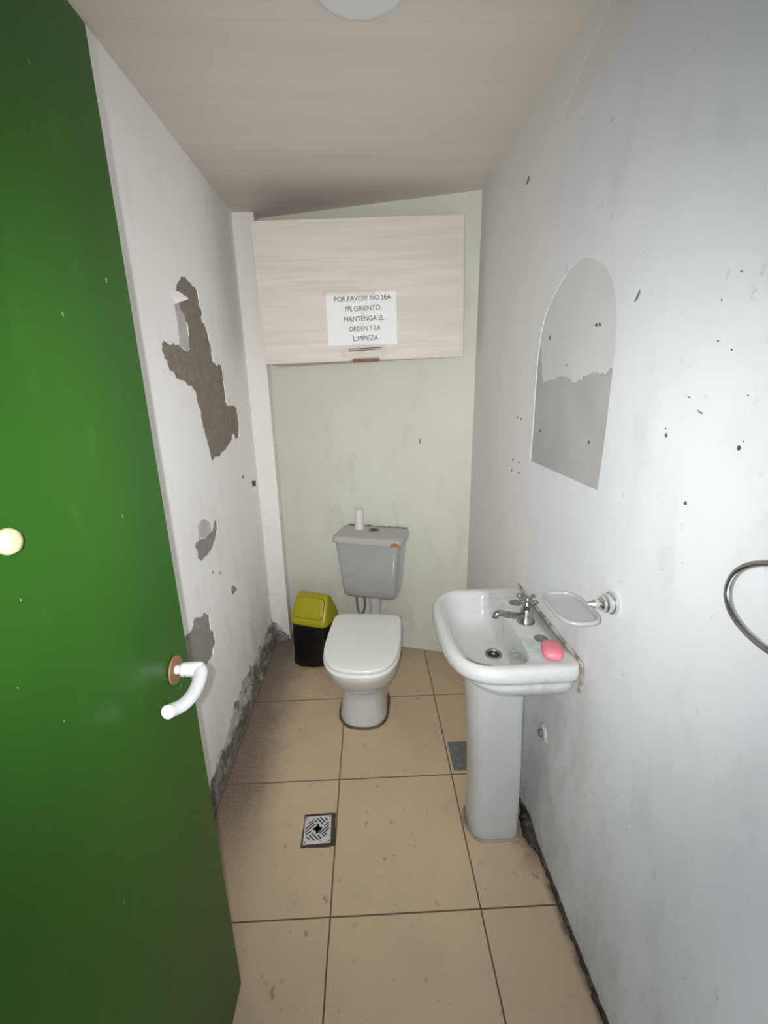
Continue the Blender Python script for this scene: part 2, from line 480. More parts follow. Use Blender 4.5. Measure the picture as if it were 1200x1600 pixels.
LM2 = [(1.646, 0.785), (1.675, 0.782), (1.676, 0.763)]
LM3 = [(1.721, 0.85), (1.734, 0.845), (1.727, 0.84)]
LH0 = [(2.119, 1.093), (2.14, 1.091), (2.133, 1.074), (2.114, 1.079)]
LH1 = [(2.279, 1.035), (2.354, 1.021), (2.348, 0.988), (2.282, 1.002)]
ARCH = [(1.408, 1.258), (1.407, 1.366), (1.411, 1.478), (1.411, 1.579), (1.401, 1.643), (1.385, 1.685), (1.36, 1.717), (1.302, 1.759), (1.248, 1.785), (1.19, 1.796), (1.145, 1.789), (1.1, 1.772), (1.056, 1.745), (1.027, 1.716), (1.005, 1.677), (0.992, 1.639), (0.984, 1.585), (0.982, 1.538), (0.982, 1.482), (0.98, 1.413), (0.981, 1.337), (0.985, 1.256)]
ARCH2 = [(1.408, 1.258), (1.407, 1.366), (1.411, 1.478), (1.411, 1.572), (1.402, 1.636), (1.38, 1.557), (1.356, 1.505), (1.301, 1.512), (1.216, 1.518), (1.143, 1.505), (1.105, 1.518), (1.07, 1.53), (1.043, 1.522), (0.982, 1.53), (0.982, 1.482), (0.98, 1.413), (0.981, 1.337), (0.985, 1.256)]
HOLES = [
[(0.784, 1.406), (0.784, 1.409), (0.781, 1.411), (0.778, 1.41), (0.776, 1.407), (0.777, 1.404), (0.779, 1.403), (0.782, 1.404)],
[(0.625, 1.404), (0.625, 1.407), (0.622, 1.409), (0.619, 1.408), (0.617, 1.406), (0.618, 1.403), (0.62, 1.401), (0.624, 1.402)],
[(0.709, 1.297), (0.708, 1.3), (0.706, 1.302), (0.703, 1.302), (0.701, 1.299), (0.701, 1.296), (0.704, 1.295), (0.707, 1.295)],
[(1.084, 1.632), (1.083, 1.635), (1.078, 1.636), (1.073, 1.634), (1.07, 1.631), (1.071, 1.628), (1.076, 1.628), (1.082, 1.629)],
[(1.068, 1.631), (1.067, 1.634), (1.063, 1.635), (1.059, 1.633), (1.056, 1.63), (1.057, 1.627), (1.061, 1.626), (1.066, 1.628)],
[(1.341, 1.63), (1.34, 1.634), (1.336, 1.635), (1.331, 1.633), (1.329, 1.629), (1.33, 1.625), (1.334, 1.624), (1.339, 1.626)],
[(1.355, 1.36), (1.353, 1.364), (1.349, 1.366), (1.344, 1.365), (1.341, 1.361), (1.342, 1.358), (1.347, 1.356), (1.352, 1.357)],
[(1.058, 1.36), (1.057, 1.364), (1.054, 1.366), (1.05, 1.365), (1.047, 1.362), (1.048, 1.358), (1.051, 1.356), (1.055, 1.357)],
[(0.786, 1.418), (0.786, 1.419), (0.785, 1.42), (0.783, 1.42), (0.782, 1.419), (0.783, 1.417), (0.784, 1.417), (0.785, 1.417)],
[(0.618, 1.415), (0.617, 1.416), (0.616, 1.416), (0.615, 1.416), (0.614, 1.415), (0.615, 1.415), (0.616, 1.414), (0.617, 1.414)],
[(0.701, 1.56), (0.7, 1.562), (0.699, 1.562), (0.697, 1.561), (0.696, 1.56), (0.697, 1.559), (0.698, 1.559), (0.7, 1.559)],
[(0.671, 1.545), (0.671, 1.546), (0.669, 1.546), (0.668, 1.546), (0.667, 1.545), (0.667, 1.544), (0.669, 1.543), (0.67, 1.544)],
[(0.626, 1.48), (0.626, 1.481), (0.625, 1.481), (0.624, 1.481), (0.623, 1.48), (0.623, 1.479), (0.624, 1.478), (0.625, 1.479)],
[(1.564, 1.388), (1.562, 1.391), (1.558, 1.393), (1.553, 1.392), (1.55, 1.389), (1.552, 1.385), (1.556, 1.384), (1.561, 1.385)],
[(1.525, 1.386), (1.524, 1.388), (1.519, 1.39), (1.515, 1.389), (1.512, 1.387), (1.514, 1.384), (1.518, 1.382), (1.523, 1.383)],
[(1.579, 1.233), (1.577, 1.236), (1.573, 1.238), (1.567, 1.238), (1.565, 1.235), (1.566, 1.232), (1.571, 1.23), (1.576, 1.231)],
[(1.51, 1.197), (1.509, 1.201), (1.505, 1.203), (1.5, 1.203), (1.497, 1.2), (1.498, 1.196), (1.503, 1.194), (1.508, 1.194)],
[(1.584, 1.194), (1.582, 1.197), (1.577, 1.199), (1.572, 1.199), (1.569, 1.196), (1.571, 1.193), (1.576, 1.191), (1.581, 1.191)],
[(1.515, 1.234), (1.514, 1.237), (1.509, 1.239), (1.505, 1.239), (1.502, 1.237), (1.504, 1.234), (1.508, 1.232), (1.513, 1.233)],
[(1.216, 1.549), (1.215, 1.551), (1.212, 1.551), (1.209, 1.55), (1.208, 1.549), (1.209, 1.547), (1.211, 1.547), (1.214, 1.547)],
[(0.742, 1.475), (0.741, 1.476), (0.74, 1.476), (0.738, 1.476), (0.737, 1.475), (0.738, 1.474), (0.739, 1.473), (0.741, 1.474)],
[(0.708, 1.62), (0.708, 1.621), (0.707, 1.621), (0.705, 1.62), (0.704, 1.619), (0.705, 1.618), (0.706, 1.618), (0.707, 1.618)]]
SCUFFS = [
[(0.937, 1.657), (0.931, 1.669), (0.926, 1.676), (0.92, 1.677), (0.918, 1.669), (0.924, 1.659), (0.932, 1.655)],
[(0.683, 1.652), (0.682, 1.654), (0.675, 1.653), (0.677, 1.651)],
[(0.718, 1.456), (0.713, 1.455), (0.702, 1.451), (0.703, 1.448), (0.713, 1.451)],
[(1.621, 2.123), (1.609, 2.137), (1.591, 2.133), (1.589, 2.123), (1.605, 2.114)]]

# ------------------------------------------------------------------ room shell
CEIL = 2.312
def xr(y): return .5567 - .016 * y
def xl(y): return -.6267 + .0024 * y
def yb(x): return 2.160 - .309 * (x - .55)

bm = B(); box(bm, -.75, .70, -.35, 2.66, -.10, 0)
tag(obj('floor', bm, 'floor'), 'beige square tiled floor with brown joints and dust by the left wall', 'floor', kind='structure')
bm = B(); box(bm, -.75, .70, -.12, 2.66, CEIL, CEIL + .09)
tag(obj('ceiling', bm, 'ceiling'), 'cream panelled ceiling above the small washroom', 'ceiling', kind='structure')

pl = [(jag(PEEL_A, .010, 3), 2, .003), (jag(PEEL_A2, .006, 4), 3, .0015), (jag(PEEL_B, .008, 5), 4, .003), (jag(PEEL_B2, .006, 6), 3, .0012),
      (jag(PEEL_C, .012, 7), 4, .003)]
for q in (LM0, LM1, LM2, LM3): pl.append((jag(q, .006, 8, 1), 4, .001))
for q in (LH0, LH1): pl.append((jag(q, .006, 9, 1), 5, .006))
bm = B()
wall_mesh(bm, lambda y, z: (xl(y), y, z), (1, -.0024, 0), [(-.12, 0), (2.525, 0), (2.525, CEIL), (-.12, CEIL)], pl)
wl = tag(obj('wall_left', bm, ['wall_left', 'plaster_outer', 'bare_mortar', 'undercoat', 'bare_mortar_grey', 'hole']),
         'white left wall with large patches of peeled paint showing brown mortar', 'wall', kind='structure')
# curled flake of paint still hanging at the top of the big patch
bm = B()
fv = []
for k, (y, z) in enumerate(FLAKE):
    lift = [.002, .012, .030, .008, .002][k]
    fv.append((bm.verts.new((xl(y) + lift, y, z)), bm.verts.new((xl(y) + lift - .0015, y, z))))
bm.faces.new([a for a, b in fv]); bm.faces.new([b for a, b in fv])
for i in range(5): bm.faces.new((fv[i][0], fv[(i + 1) % 5][0], fv[(i + 1) % 5][1], fv[i][1]))
obj('paint_flake', bm, 'paint_flake', wl, label='bright white curled paint flake')

up_ = [Vector(p) for p in ARCH2[5:14]]
rnd = random.Random(12)
mid_ = []
for a, b in zip(up_, up_[1:]):
    for k in range(4):
        q = a.lerp(b, k / 4)
        mid_.append(q + (Vector((rnd.uniform(-.004, .004), rnd.uniform(-.006, .006))) if k else Vector((0, 0))))
arch_low = [Vector(p) for p in ARCH2[:5]] + mid_ + [Vector(p) for p in ARCH2[13:]]
pr = [(ARCH, 2, .0015), (arch_low, 3, .0020)]
pr.append((jag([(1.022, 2.19), (1.122, 2.158), (1.241, 2.148), (1.307, 2.157), (1.36, 2.147), (1.345, 2.195), (1.27, 2.232), (1.155, 2.285), (1.05, 2.31), (.90, 2.311), (.92, 2.24)], .008, 21), 6, .0006))
for q in HOLES: pr.append((q, 4, .006))
for q in SCUFFS: pr.append((q, 5, .0008))
bm = B()
wall_mesh(bm, lambda y, z: (xr(y), y, z), (-1, -.016, 0), [(-.12, 0), (2.17, 0), (2.17, CEIL), (-.12, CEIL)], pr)
tag(obj('wall_right', bm, ['wall_right', 'plaster_outer', 'ghost_upper', 'ghost_lower', 'hole', 'scuff', 'old_coat']),
    'white right wall with an arched grey outline where a mirror hung', 'wall', kind='structure')

bm = B()
wall_mesh(bm, lambda x, z: (x, yb(x), z), (-.309, -1, 0), [(-.64, 0), (.56, 0), (.56, CEIL), (-.64, CEIL)],
          [([(.262, 1.215), (.268, 1.212), (.274, 1.240), (.268, 1.243)], 2, .001)])
tag(obj('wall_back', bm, ['wall_back', 'plaster_outer', 'scuff']), 'cream white back wall behind the toilet cistern', 'wall', kind='structure')

bm = B(); prism(bm, [(-.624, 2.40), (-.517, 2.40), (-.517, yb(-.517) + .004), (-.624, yb(-.624) + .004)], 0, CEIL)
tag(obj('trim_1', bm, 'pilaster', bevel=(.003, 2)), 'narrow white boxed-in pilaster in the far left corner', 'pilaster', kind='structure')

# wall with the doorway the photograph looks through
bm = B()
box(bm, -.70, -.415, -.12, -.03, 0, CEIL); box(bm, .43, .64, -.12, -.03, 0, CEIL); box(bm, -.415, .43, -.12, -.03, 2.0, CEIL)
tag(obj('wall_front', bm, 'wall_left'), 'white wall with the doorway opening', 'wall', kind='structure')

# crumbling mortar band along the foot of the left wall
def crumble(name, pts_fn, n, top_fn, depth, seed, label):
    bm = B(); rnd = random.Random(seed); rows = 9; grid = []
    for i in range(n + 1):
        s = i / n; base, nrm = pts_fn(s); h = top_fn(s); col_ = []
        for k in range(rows):
            v = k / (rows - 1)
            d = depth * (1 - v) ** .8 * (.45 + 1.1 * abs(noise.noise(Vector((s * n * .23, v * 3.2, seed))))) + .0015 + rnd.uniform(0, .003) * (1 - v)
            if k == rows - 1: d = -.004
            col_.append(bm.verts.new(base + nrm * d + Vector((0, 0, h * v))))
        grid.append(col_)
    for i in range(n):
        for k in range(rows - 1):
            bm.faces.new((grid[i][k], grid[i + 1][k], grid[i + 1][k + 1], grid[i][k + 1]))
    # back and underside close the body inside the wall
    bk = [[bm.verts.new(pts_fn(i / n)[0] - pts_fn(i / n)[1] * .006 + Vector((0, 0, z_))) for z_ in (0, top_fn(i / n))] for i in range(n + 1)]
    for i in range(n):
        bm.faces.new((bk[i][0], bk[i + 1][0], bk[i + 1][1], bk[i][1]))
        bm.faces.new((bk[i][0], bk[i + 1][0], grid[i + 1][0], grid[i][0]))
        bm.faces.new((bk[i][1], bk[i + 1][1], grid[i + 1][-1], grid[i][-1]))
    for i in (0, n):
        bm.faces.new([bk[i][0]] + grid[i] + [bk[i][1]])
    return tag(obj(name, bm, 'crumble', smooth=True, angle=50), label, 'skirting', kind='structure')

def ltop(s):
    y = .80 + 1.60 * s
    prof = [(.8, .06), (1.2, .075), (1.33, .09), (1.45, .13), (1.64, .165), (1.85, .15), (2.1, .14), (2.26, .145), (2.41, .16)]
    for (a, ha), (b, hb) in zip(prof, prof[1:]):
        if a <= y <= b: h = ha + (hb - ha) * (y - a) / (b - a); break
    return h * (1 + .35 * noise.noise(Vector((y * 9, 1.3, 0))) + .28 * noise.noise(Vector((y * 27, 4.1, 0))))
crumble('baseboard_left', lambda s: (Vector((xl(.8 + 1.6 * s), .8 + 1.598 * s, 0)), Vector((1, 0, 0))), 150, ltop, .020, 2,
        'crumbling grey mortar band along the foot of the left wall')
crumble('baseboard_back', lambda s: (Vector((-.622 + .100 * s, 2.40, 0)), Vector((0, -1, 0))), 22,
        lambda s: (.125 - .10 * max(0, s - .25)) * (1 + .3 * noise.noise(Vector((s * 6, 7, 0)))) * (1 if s < .65 else .62), .035, 9,
        'lumps of broken grey mortar at the foot of the corner pilaster')
# dirty open joint between floor and right wall
bm = B(); rnd = random.Random(5); a_, b_, c_ = [], [], []
for i in range(121):
    y = .30 + 1.0 * i / 120
    w = (.004 + rnd.uniform(0, .004) + .014 * abs(noise.noise(Vector((y * 31, 0, 0)))) + (.012 if y < .95 else 0) * abs(noise.noise(Vector((y * 5, 3, 0)))) + (.030 * math.exp(-((y - 1.13) / .07) ** 2)))
    h = .003 + rnd.uniform(0, .006) + .012 * abs(noise.noise(Vector((y * 22, 8, 0)))) + .03 * math.exp(-((y - 1.16) / .05) ** 2)
    a_.append(bm.verts.new((xr(y) - w, y, .0006))); b_.append(bm.verts.new((xr(y) - .002, y, h))); c_.append(bm.verts.new((xr(y) + .003, y, .0006)))
for i in range(120):
    bm.faces.new((a_[i], a_[i + 1], b_[i + 1], b_[i])); bm.faces.new((b_[i], b_[i + 1], c_[i + 1], c_[i])); bm.faces.new((c_[i], c_[i + 1], a_[i + 1], a_[i]))
bm.faces.new((a_[0], b_[0], c_[0])); bm.faces.new((a_[-1], b_[-1], c_[-1]))
tag(obj('baseboard_right', bm, 'dark_dirt', smooth=True), 'dark dirty joint where the floor meets the right wall', 'skirting', kind='structure')

# ------------------------------------------------------------------ green door
DX = -.370
bm = B(); box(bm, DX - .036, DX, -.012, .765, .007, 1.982)
for f_ in bm.faces:
    if f_.calc_center_median().y > .76: f_.material_index = 1
door = tag(obj('door_1', bm, ['door', 'door_edge']), 'green painted door standing open at the left', 'door', kind='structure')
bm = B(); lathe(bm, [(.0245, 0), (.0265, .0015), (.0255, .004), (.022, .0035), (.013, .0035)], 'X', (DX + .0005, .704, 1.004))
obj('handle_rose', bm, 'terracotta', door, True, angle=40, label='brown round handle rose')
bm = B()
lathe(bm, [(.008, .003), (.0085, .013), (.0120, .0145), (.0135, .018), (.0135, .044), (.0125, .052), (.006, .056)], 'X', (DX, .704, 1.004))
tube(bm, [(DX + .042, .706, 1.005), (DX + .052, .697, 1.004), (DX + .0565, .676, 1.001), (DX + .058, .652, .999), (DX + .057, .628, 1.000), (DX + .053, .607, 1.004), (DX + .048, .592, 1.010), (DX + .045, .579, 1.016)],
     lambda s: .0122 - .0006 * s, 16, 5, flat=.92)
hd = obj('lever_handle', bm, 'handle_white', door, True, angle=60, label='white curved lever handle')
bm = B(); lathe(bm, [(.0022, 0), (.0022, .0018)], 'Y', (DX + .024, .6912, 1.000), 10)
obj('set_screw', bm, 'dull_steel', hd)
bm = B(); lathe(bm, [(.009, .0), (.009, .006), (.013, .010), (.0138, .015), (.011, .020), (.005, .022)], 'X', (DX, .4155, 1.360))
obj('knob', bm, 'cream', door, True, label='pale cream round knob')

# ------------------------------------------------------------------ ceiling lamp
lamp = thing('ceiling_light', 'round flat white ceiling light, switched off', 'ceiling light', (.006, 1.139, CEIL))
bm = B(); lathe(bm, [(.112, 0), (.112, -.014), (.110, -.017), (.104, -.018), (.103, -.012)], N=64)
obj('rim', bm, 'lamp_rim', lamp, True, angle=40)
bm = B(); lathe(bm, [(.1035, -.011), (.1035, -.0165), (.09, -.0185), (.05, -.0195), (.01, -.020)], N=64)
obj('diffuser', bm, 'diffuser', lamp, True, angle=40)

# ------------------------------------------------------------------ wall cabinet
TILT = math.radians(-1.4)
cab = thing('wall_cabinet', 'whitewashed wooden wall cabinet under the ceiling above the toilet', 'cabinet', (0, 2.10, 1.618), 0, TILT)
# outline in local coordinates: x -.452...448, z 0....570
CX0, CX1, CH = -.456, .448, .570
bm = B()
def cb(x): return yb(x) - 2.10 - .012
def slab(x0, x1, z0, z1, y0=.020):
    prism(bm, [(x0, y0), (x1, y0), (x1, cb(x1)), (x0, cb(x0))], z0, z1)
slab(CX0, CX0 + .016, 0.004, CH - .004); slab(CX1 - .016, CX1, 0.004, CH - .004)
slab(CX0 + .016, CX1 - .016, .004, .020); slab(CX0 + .016, CX1 - .016, CH - .020, CH - .004)
prism(bm, [(CX0 + .016, cb(CX0) - .010), (CX1 - .016, cb(CX1) - .010), (CX1 - .016, cb(CX1) - .004), (CX0 + .016, cb(CX0) - .004)], .02, CH - .02)
obj('carcass', bm, 'board_side', cab, label='plain pale cabinet box')
bm = B()
HX0, HX1 = -.070, .070
fp = [(CX0, 0), (HX0, 0), (HX0 + .016, .013), (HX1 - .016, .013), (HX1, 0), (CX1, 0), (CX1, CH), (CX0, CH)]
fa = [bm.verts.new((x, 0, z)) for x, z in fp]; fb = [bm.verts.new((x, .018, z)) for x, z in fp]
bm.faces.new(fa); bm.faces.new(fb)
for i in range(8): bm.faces.new((fa[i], fa[(i + 1) % 8], fb[(i + 1) % 8], fb[i]))
fd = obj('flap_door', bm, 'wood', cab, bevel=(.0015, 2))
bm = B(); prism(bm, [(HX0 + .010, .0175), (HX1 - .010, .0175), (HX1 - .016, .0205), (HX0 + .016, .0205)], -.007, .0125)
obj('finger_pull', bm, 'terracotta', cab, label='reddish brown finger pull at the lower edge')

# paper notice taped to the flap
note = thing('paper_notice', 'white printed paper notice taped to the cabinet door', 'notice', (-.012, 2.0992, 1.792), 0, math.radians(-.2))
def quad(bm, pts, y0=0.0, th=.0004):
    a = [bm.verts.new((x, y0, z)) for x, z in pts]; b = [bm.verts.new((x, y0 - th, z)) for x, z in pts]
    bm.faces.new(a); bm.faces.new(b)
    for i in range(len(pts)): bm.faces.new((a[i], a[(i + 1) % len(pts)], b[(i + 1) % len(pts)], b[i]))
bm = B(); quad(bm, [(-.157, .110), (.152, .111), (.156, -.106), (-.155, -.110)])
obj('sheet', bm, 'paper', note)
def text(body, cx, cz, cap, width, rot, parent):
    cu = bpy.data.curves.new('printed_text', 'FONT'); cu.body = body; cu.size = 1.0; cu.align_x = 'CENTER'; cu.resolution_u = 3; cu.offset = 0.0
    tmp = bpy.data.objects.new('tmp', cu); COL.objects.link(tmp)
    bpy.context.view_layer.update()
    dg = bpy.context.evaluated_depsgraph_get()
    me = bpy.data.meshes.new_from_object(tmp.evaluated_get(dg))
    bpy.data.objects.remove(tmp); bpy.data.curves.remove(cu)
    xs = [v.co.x for v in me.vertices]; ys = [v.co.y for v in me.vertices if v.co.y >= 0]
    mx = (max(xs) + min(xs)) / 2; kx = width / (max(xs) - min(xs)); ky = cap / .73
    for v in me.vertices:
        x, z = (v.co.x - mx) * kx, v.co.y * ky - cap / 2
        v.co = Vector((cx + x * math.cos(rot) - z * math.sin(rot), -.0008, cz + x * math.sin(rot) + z * math.cos(rot)))
    me.materials.append(M['ink'])
    o = bpy.data.objects.new('printed_text', me); COL.objects.link(o); o.parent = parent
    return o
for body, cx, cz, wd in (('POR FAVOR! NO SEA', .004, .0865, .250), ('MUGRIENTO,', .006, .0460, .162), ('MANTENGA EL', .009, .0040, .178),
                         ('ORDEN Y LA', .010, -.0370, .142), ('LIMPIEZA', .013, -.0780, .111)):
    text(body, cx, cz, .0215, wd, math.radians(2.0), note)
bm = B(); quad(bm, [(-.085, -.118), (-.035, -.102), (.050, -.100), (.105, -.108), (.112, -.150), (.085, -.166), (-.080, -.168), (-.110, -.140)], -.0010, .0003)
tp = obj('tape', bm, 'tape', note, label='clear adhesive tape along the lower edge')
bm = B(); quad(bm, [(-.066, -.1235), (.083, -.1180), (.083, -.1210), (-.066, -.1270)], -.0015, .0003)
quad(bm, [(-.066, -.1310), (.083, -.1250), (.083, -.1275), (-.066, -.1345)], -.0015, .0003)
obj('printed_lines', bm, 'ink', tp, label='two parallel black lines')
bm = B(); quad(bm, [(-.172, .118), (.060, .119), (.060, .098), (-.172, .096)], -.0010, .0003)
obj('tape', bm, 'tape', note, label='clear adhesive tape along the upper edge')

# ------------------------------------------------------------------ toilet
toi = thing('toilet', 'white ceramic toilet with closed seat lid in front of the back wall', 'toilet', (-.022, 1.925, 0), math.radians(-6.0))
bm = B()
R = [dring_y(.222, -.290, -.030, 0, -.17, 2.5, 5), dring_y(.224, -.292, -.028, .012, -.17, 2.5, 5), dring_y(.212, -.284, -.032, .05, -.17, 2.5, 5),
     dring_y(.198, -.276, -.035, .12, -.17, 2.5, 5), dring_y(.200, -.280, -.035, .17, -.17, 2.4, 5), dring_y(.222, -.305, -.032, .20, -.18, 2.3, 5),
     dring_y(.262, -.350, -.025, .235, -.20, 2.2, 5), dring_y(.296, -.393, -.018, .275, -.21, 2.2, 5), dring_y(.318, -.424, -.010, .32, -.22, 2.3, 6),
     dring_y(.330, -.442, -.004, .355, -.22, 2.4, 6), dring_y(.333, -.447, .0, .372, -.22, 2.4, 6), dring_y(.326, -.441, -.002, .381, -.22, 2.4, 6),
     dring_y(.24, -.34, -.07, .382, -.22, 2.4, 6)]
R = [[p + Vector((-.012 * max(0, min(1, (.28 - p.z) / .12)), 0, 0)) for p in r] for r in R]
loft(bm, R)
obj('bowl', bm, 'ceramic', toi, True)
bm = B()
def plate(bm, w, yf, yb_, z0, z1, r=.006, dome=0.0, nf=2.8, nb=8):
    yc = -.21
    rr = [dring_y(w - 2 * r, yf + r, yb_ - r, z0, yc, nf, nb), dring_y(w - .4 * r, yf + .2 * r, yb_ - .2 * r, z0 + .3 * r, yc, nf, nb), dring_y(w, yf, yb_, z0 + r, yc, nf, nb),
          dring_y(w, yf, yb_, z1 - r, yc, nf, nb), dring_y(w - .5 * r, yf + .25 * r, yb_ - .25 * r, z1 - .3 * r, yc, nf, nb), dring_y(w - 2 * r, yf + r, yb_ - r, z1, yc, nf, nb),
          dring_y(w * .8, yf * .88, yb_ - .03, z1 + dome * .6, yc, nf, nb), dring_y(w * .45, yf * .7, yb_ - .1, z1 + dome, yc, nf, nb)]
    loft(bm, rr)
plate(bm, .338, -.456, -.004, .384, .403, .006)
seat = obj('seat', bm, 'seat', toi, True)
bm = B(); plate(bm, .332, -.452, .004, .406, .424, .007, .003)
obj('lid', bm, 'seat', toi, True)
for sx in (-.075, .075):
    bm = B(); lathe(bm, [(.011, -.022), (.012, -.020), (.012, .020), (.011, .022)], 'X', (sx, .012, .400), 16)
    obj('hinge', bm, 'seat', toi, True, angle=40)
bm = B(); tube(bm, [p + Vector((-.012, 0, .002)) for p in dring_y(.232, -.297, -.024, 0, -.17, 2.5, 5)], .0055, 8, closed=True)
obj('floor_sealant', bm, 'caulk_dark', toi, True, label='brown dirty sealant around the foot')

# ------------------------------------------------------------------ cistern
WANG = math.atan(-.309)
cis = thing('toilet_cistern', 'grey white ceramic cistern hung on the back wall above the toilet', 'cistern', (.003, 2.203, 0), WANG + math.radians(1.0))
# local: back at y = +.118 (wall), front at -.105
bm = B()
T = []
prof = [(.396, .250, -.050), (.400, .280, -.068), (.412, .296, -.078), (.45, .304, -.083), (.56, .325, -.090), (.65, .343, -.096), (.716, .357, -.099)]
for z, w, yf in prof:
    T.append(sring(0, (yf + .112) / 2, w / 2, (.112 - yf) / 2, z, 9, 64))
loft(bm, T)
obj('tank', bm, 'cistern', cis, True, angle=60)
bm = B()
def lring(k, z): return sring(0, .003, .191 - k, .111 - k, z, 10, 64)
loft(bm, [lring(.006, .716), lring(.001, .718), lring(0, .724), lring(0, .738), lring(.003, .748), lring(.010, .7535), lring(.03, .755), lring(.07, .7555)])
obj('tank_lid', bm, 'cistern_lid', cis, True, angle=70, label='cistern lid with a chipped reddish corner')
bm = B(); lathe(bm, [(.022, 0), (.0265, .001), (.0265, .005), (.0235, .006), (.0195, .005), (.018, .001)], 'Z', (.008, .032, .7550))
bt = obj('flush_button', bm, 'dull_steel', cis, True, angle=40, label='dark round push button hole with steel ring')
bm = B(); lathe(bm, [(.0185, .0), (.0185, .003)], 'Z', (.008, .032, .7552)); obj('button_hole', bm, 'dark', bt)
bm = B(); lathe(bm, [(.034, .335), (.034, .400), (.030, .405)], 'Z', (.014, .000, 0)); tube(bm, [(.014, 0, .345), (.014, 0, .30), (.014, -.012, .255), (.012, -.05, .228), (-.002, -.12, .222), (-.024, -.23, .222), (-.030, -.262, .222)], .031, 18, 4)
obj('flush_pipe', bm, 'grey_pipe', cis, True, angle=40)
bm = B(); tube(bm, [(-.082, .030, .41), (-.080, .030, .39), (-.066, .036, .36), (-.060, .042, .30), (-.078, .05, .235), (-.106, .06, .235), (-.120, .075, .31), (-.111, .078, .355), (-.104, .086, .368)], .0065, 10)
hs = obj('supply_hose', bm, 'hose', cis, True)
bm = B(); tube(bm, [(-.112, .074, .350), (-.103, .088, .370), (-.099, .102, .378)], lambda s: .010 + .004 * s, 10, 3); obj('hose_nut', bm, 'dull_steel', hs, True, angle=40)
bm = B(); tube(bm, [(-.165 + .34 * i / 14, .1105, .752 + .006 * noise.noise(Vector((i * .7, 0, 0)))) for i in range(15)], lambda s: .0035 + .003 * abs(noise.noise(Vector((s * 30, 0, 0)))), 8, 3)
obj('wall_sealant', bm, 'caulk', cis, True, label='dirty sealant where the lid meets the wall')

tb = thing('plastic_tube', 'short white plastic tube standing upright on the cistern lid', 'tube', (-.060, 2.268, .7555))
bm = B(); lathe(bm, [(.026, 0), (.025, .012), (.0225, .020), (.0225, .112), (.0195, .1125), (.0190, .100)], N=28)
obj('tube_wall', bm, 'white_tube', tb, True, angle=40)
bm = B(); lathe(bm, [(.0188, .0985), (.0188, .1008)], N=24); obj('tube_hole', bm, 'dark', tb)

# ------------------------------------------------------------------ bin
bn = thing('waste_bin', 'small bin with yellow swing lid and black bag beside the toilet', 'bin', (-.327, 2.196, 0), math.radians(-20))
bm = B()
loft(bm, [sring(0, 0, .078, .062, .0, 4.5), sring(0, 0, .082, .066, .008, 4.5), sring(0, 0, .097, .078, .262, 5)])
obj('bin_body', bm, 'bin_body', bn, True, angle=60)
bm = B(); rings = []
rnd = random.Random(4)
for k in range(12):
    v = k / 11; z = .008 + .262 * v; ring = []
    fl_ = .016 * (1 - v) ** 3
    for i, p in enumerate(sring(0, 0, .110 + .001 * v + fl_, .089 + .001 * v + fl_, z, 3.4 + 1.4 * v, 64)):
        a = 2 * PI * i / 64
        n_ = noise.noise(Vector((math.cos(a) * 2.6, math.sin(a) * 2.6, v * 1.8))) * .008 * (1 - v) + noise.noise(Vector((math.cos(a) * 8, math.sin(a) * 8, v * 2))) * .003
        lift = 0.0
        if k == 0:
            lift = .004 + .034 * max(0, math.cos(a + .35)) ** 2
        q = p * (1 + n_ / .09); ring.append(Vector((q.x, q.y, z + lift * (1 if k == 0 else 0) - (0 if k else .006))))
    rings.append(ring)
loft(bm, rings, cap0=False, cap1=False)
bg_ = obj('bin_bag', bm, 'bag', bn, True, label='black plastic bag pulled down over the outside')
md = bg_.modifiers.new('thickness', 'SOLIDIFY'); md.thickness = .001
# swing lid hood: roof-shaped, with a ridge across
bm = B()
def hood(hx, hyf, hyb, z): return [Vector((p.x, p.y * (hyf if p.y < 0 else hyb), p.z)) for p in sring(0, 0, hx, 1.0, z, 6, 56)]
loft(bm, [hood(.113, .092, .089, .258), hood(.1155, .094, .091, .262), hood(.1155, .094, .091, .276), hood(.112, .088, .086, .290), hood(.106, .065, .067, .330),
          hood(.098, .039, .047, .372), hood(.092, .018, .030, .398), hood(.087, .008, .020, .405), hood(.05, .004, .01, .4065)])
hd_ = obj('lid_hood', bm, 'bin_lid', bn, True, angle=50)
bm = B()
A_, D_ = Vector((0, -.0825, .2985)), Vector((0, -.0225, .3950))
fr = []
for i in range(40):
    a = 2 * PI * i / 40
    s, v = sg(math.cos(a), 2 / 7), (sg(math.sin(a), 2 / 7) + 1) / 2
    hw = .088 - .008 * v
    p = A_.lerp(D_, v); fr.append(Vector((s * hw, p.y, p.z)))
nv = Vector((0, -(D_ - A_).z, (D_ - A_).y)).normalized()
c0 = sum(fr, Vector()) / 40
loft(bm, [[p - nv * .004 for p in fr], [p + nv * .0055 for p in fr], [c0 + (p - c0) * .97 + nv * .0068 for p in fr], [c0 + (p - c0) * .6 + nv * .0072 for p in fr]])
obj('swing_flap', bm, 'bin_lid', bn, True, angle=45)
bm = B(); tube(bm, [c0 + (p - c0) * 1.012 + nv * .0012 for p in fr], .0016, 6, closed=True)
obj('flap_gap', bm, 'flap_gap', hd_, True, label='thin dark gap around the swing flap')

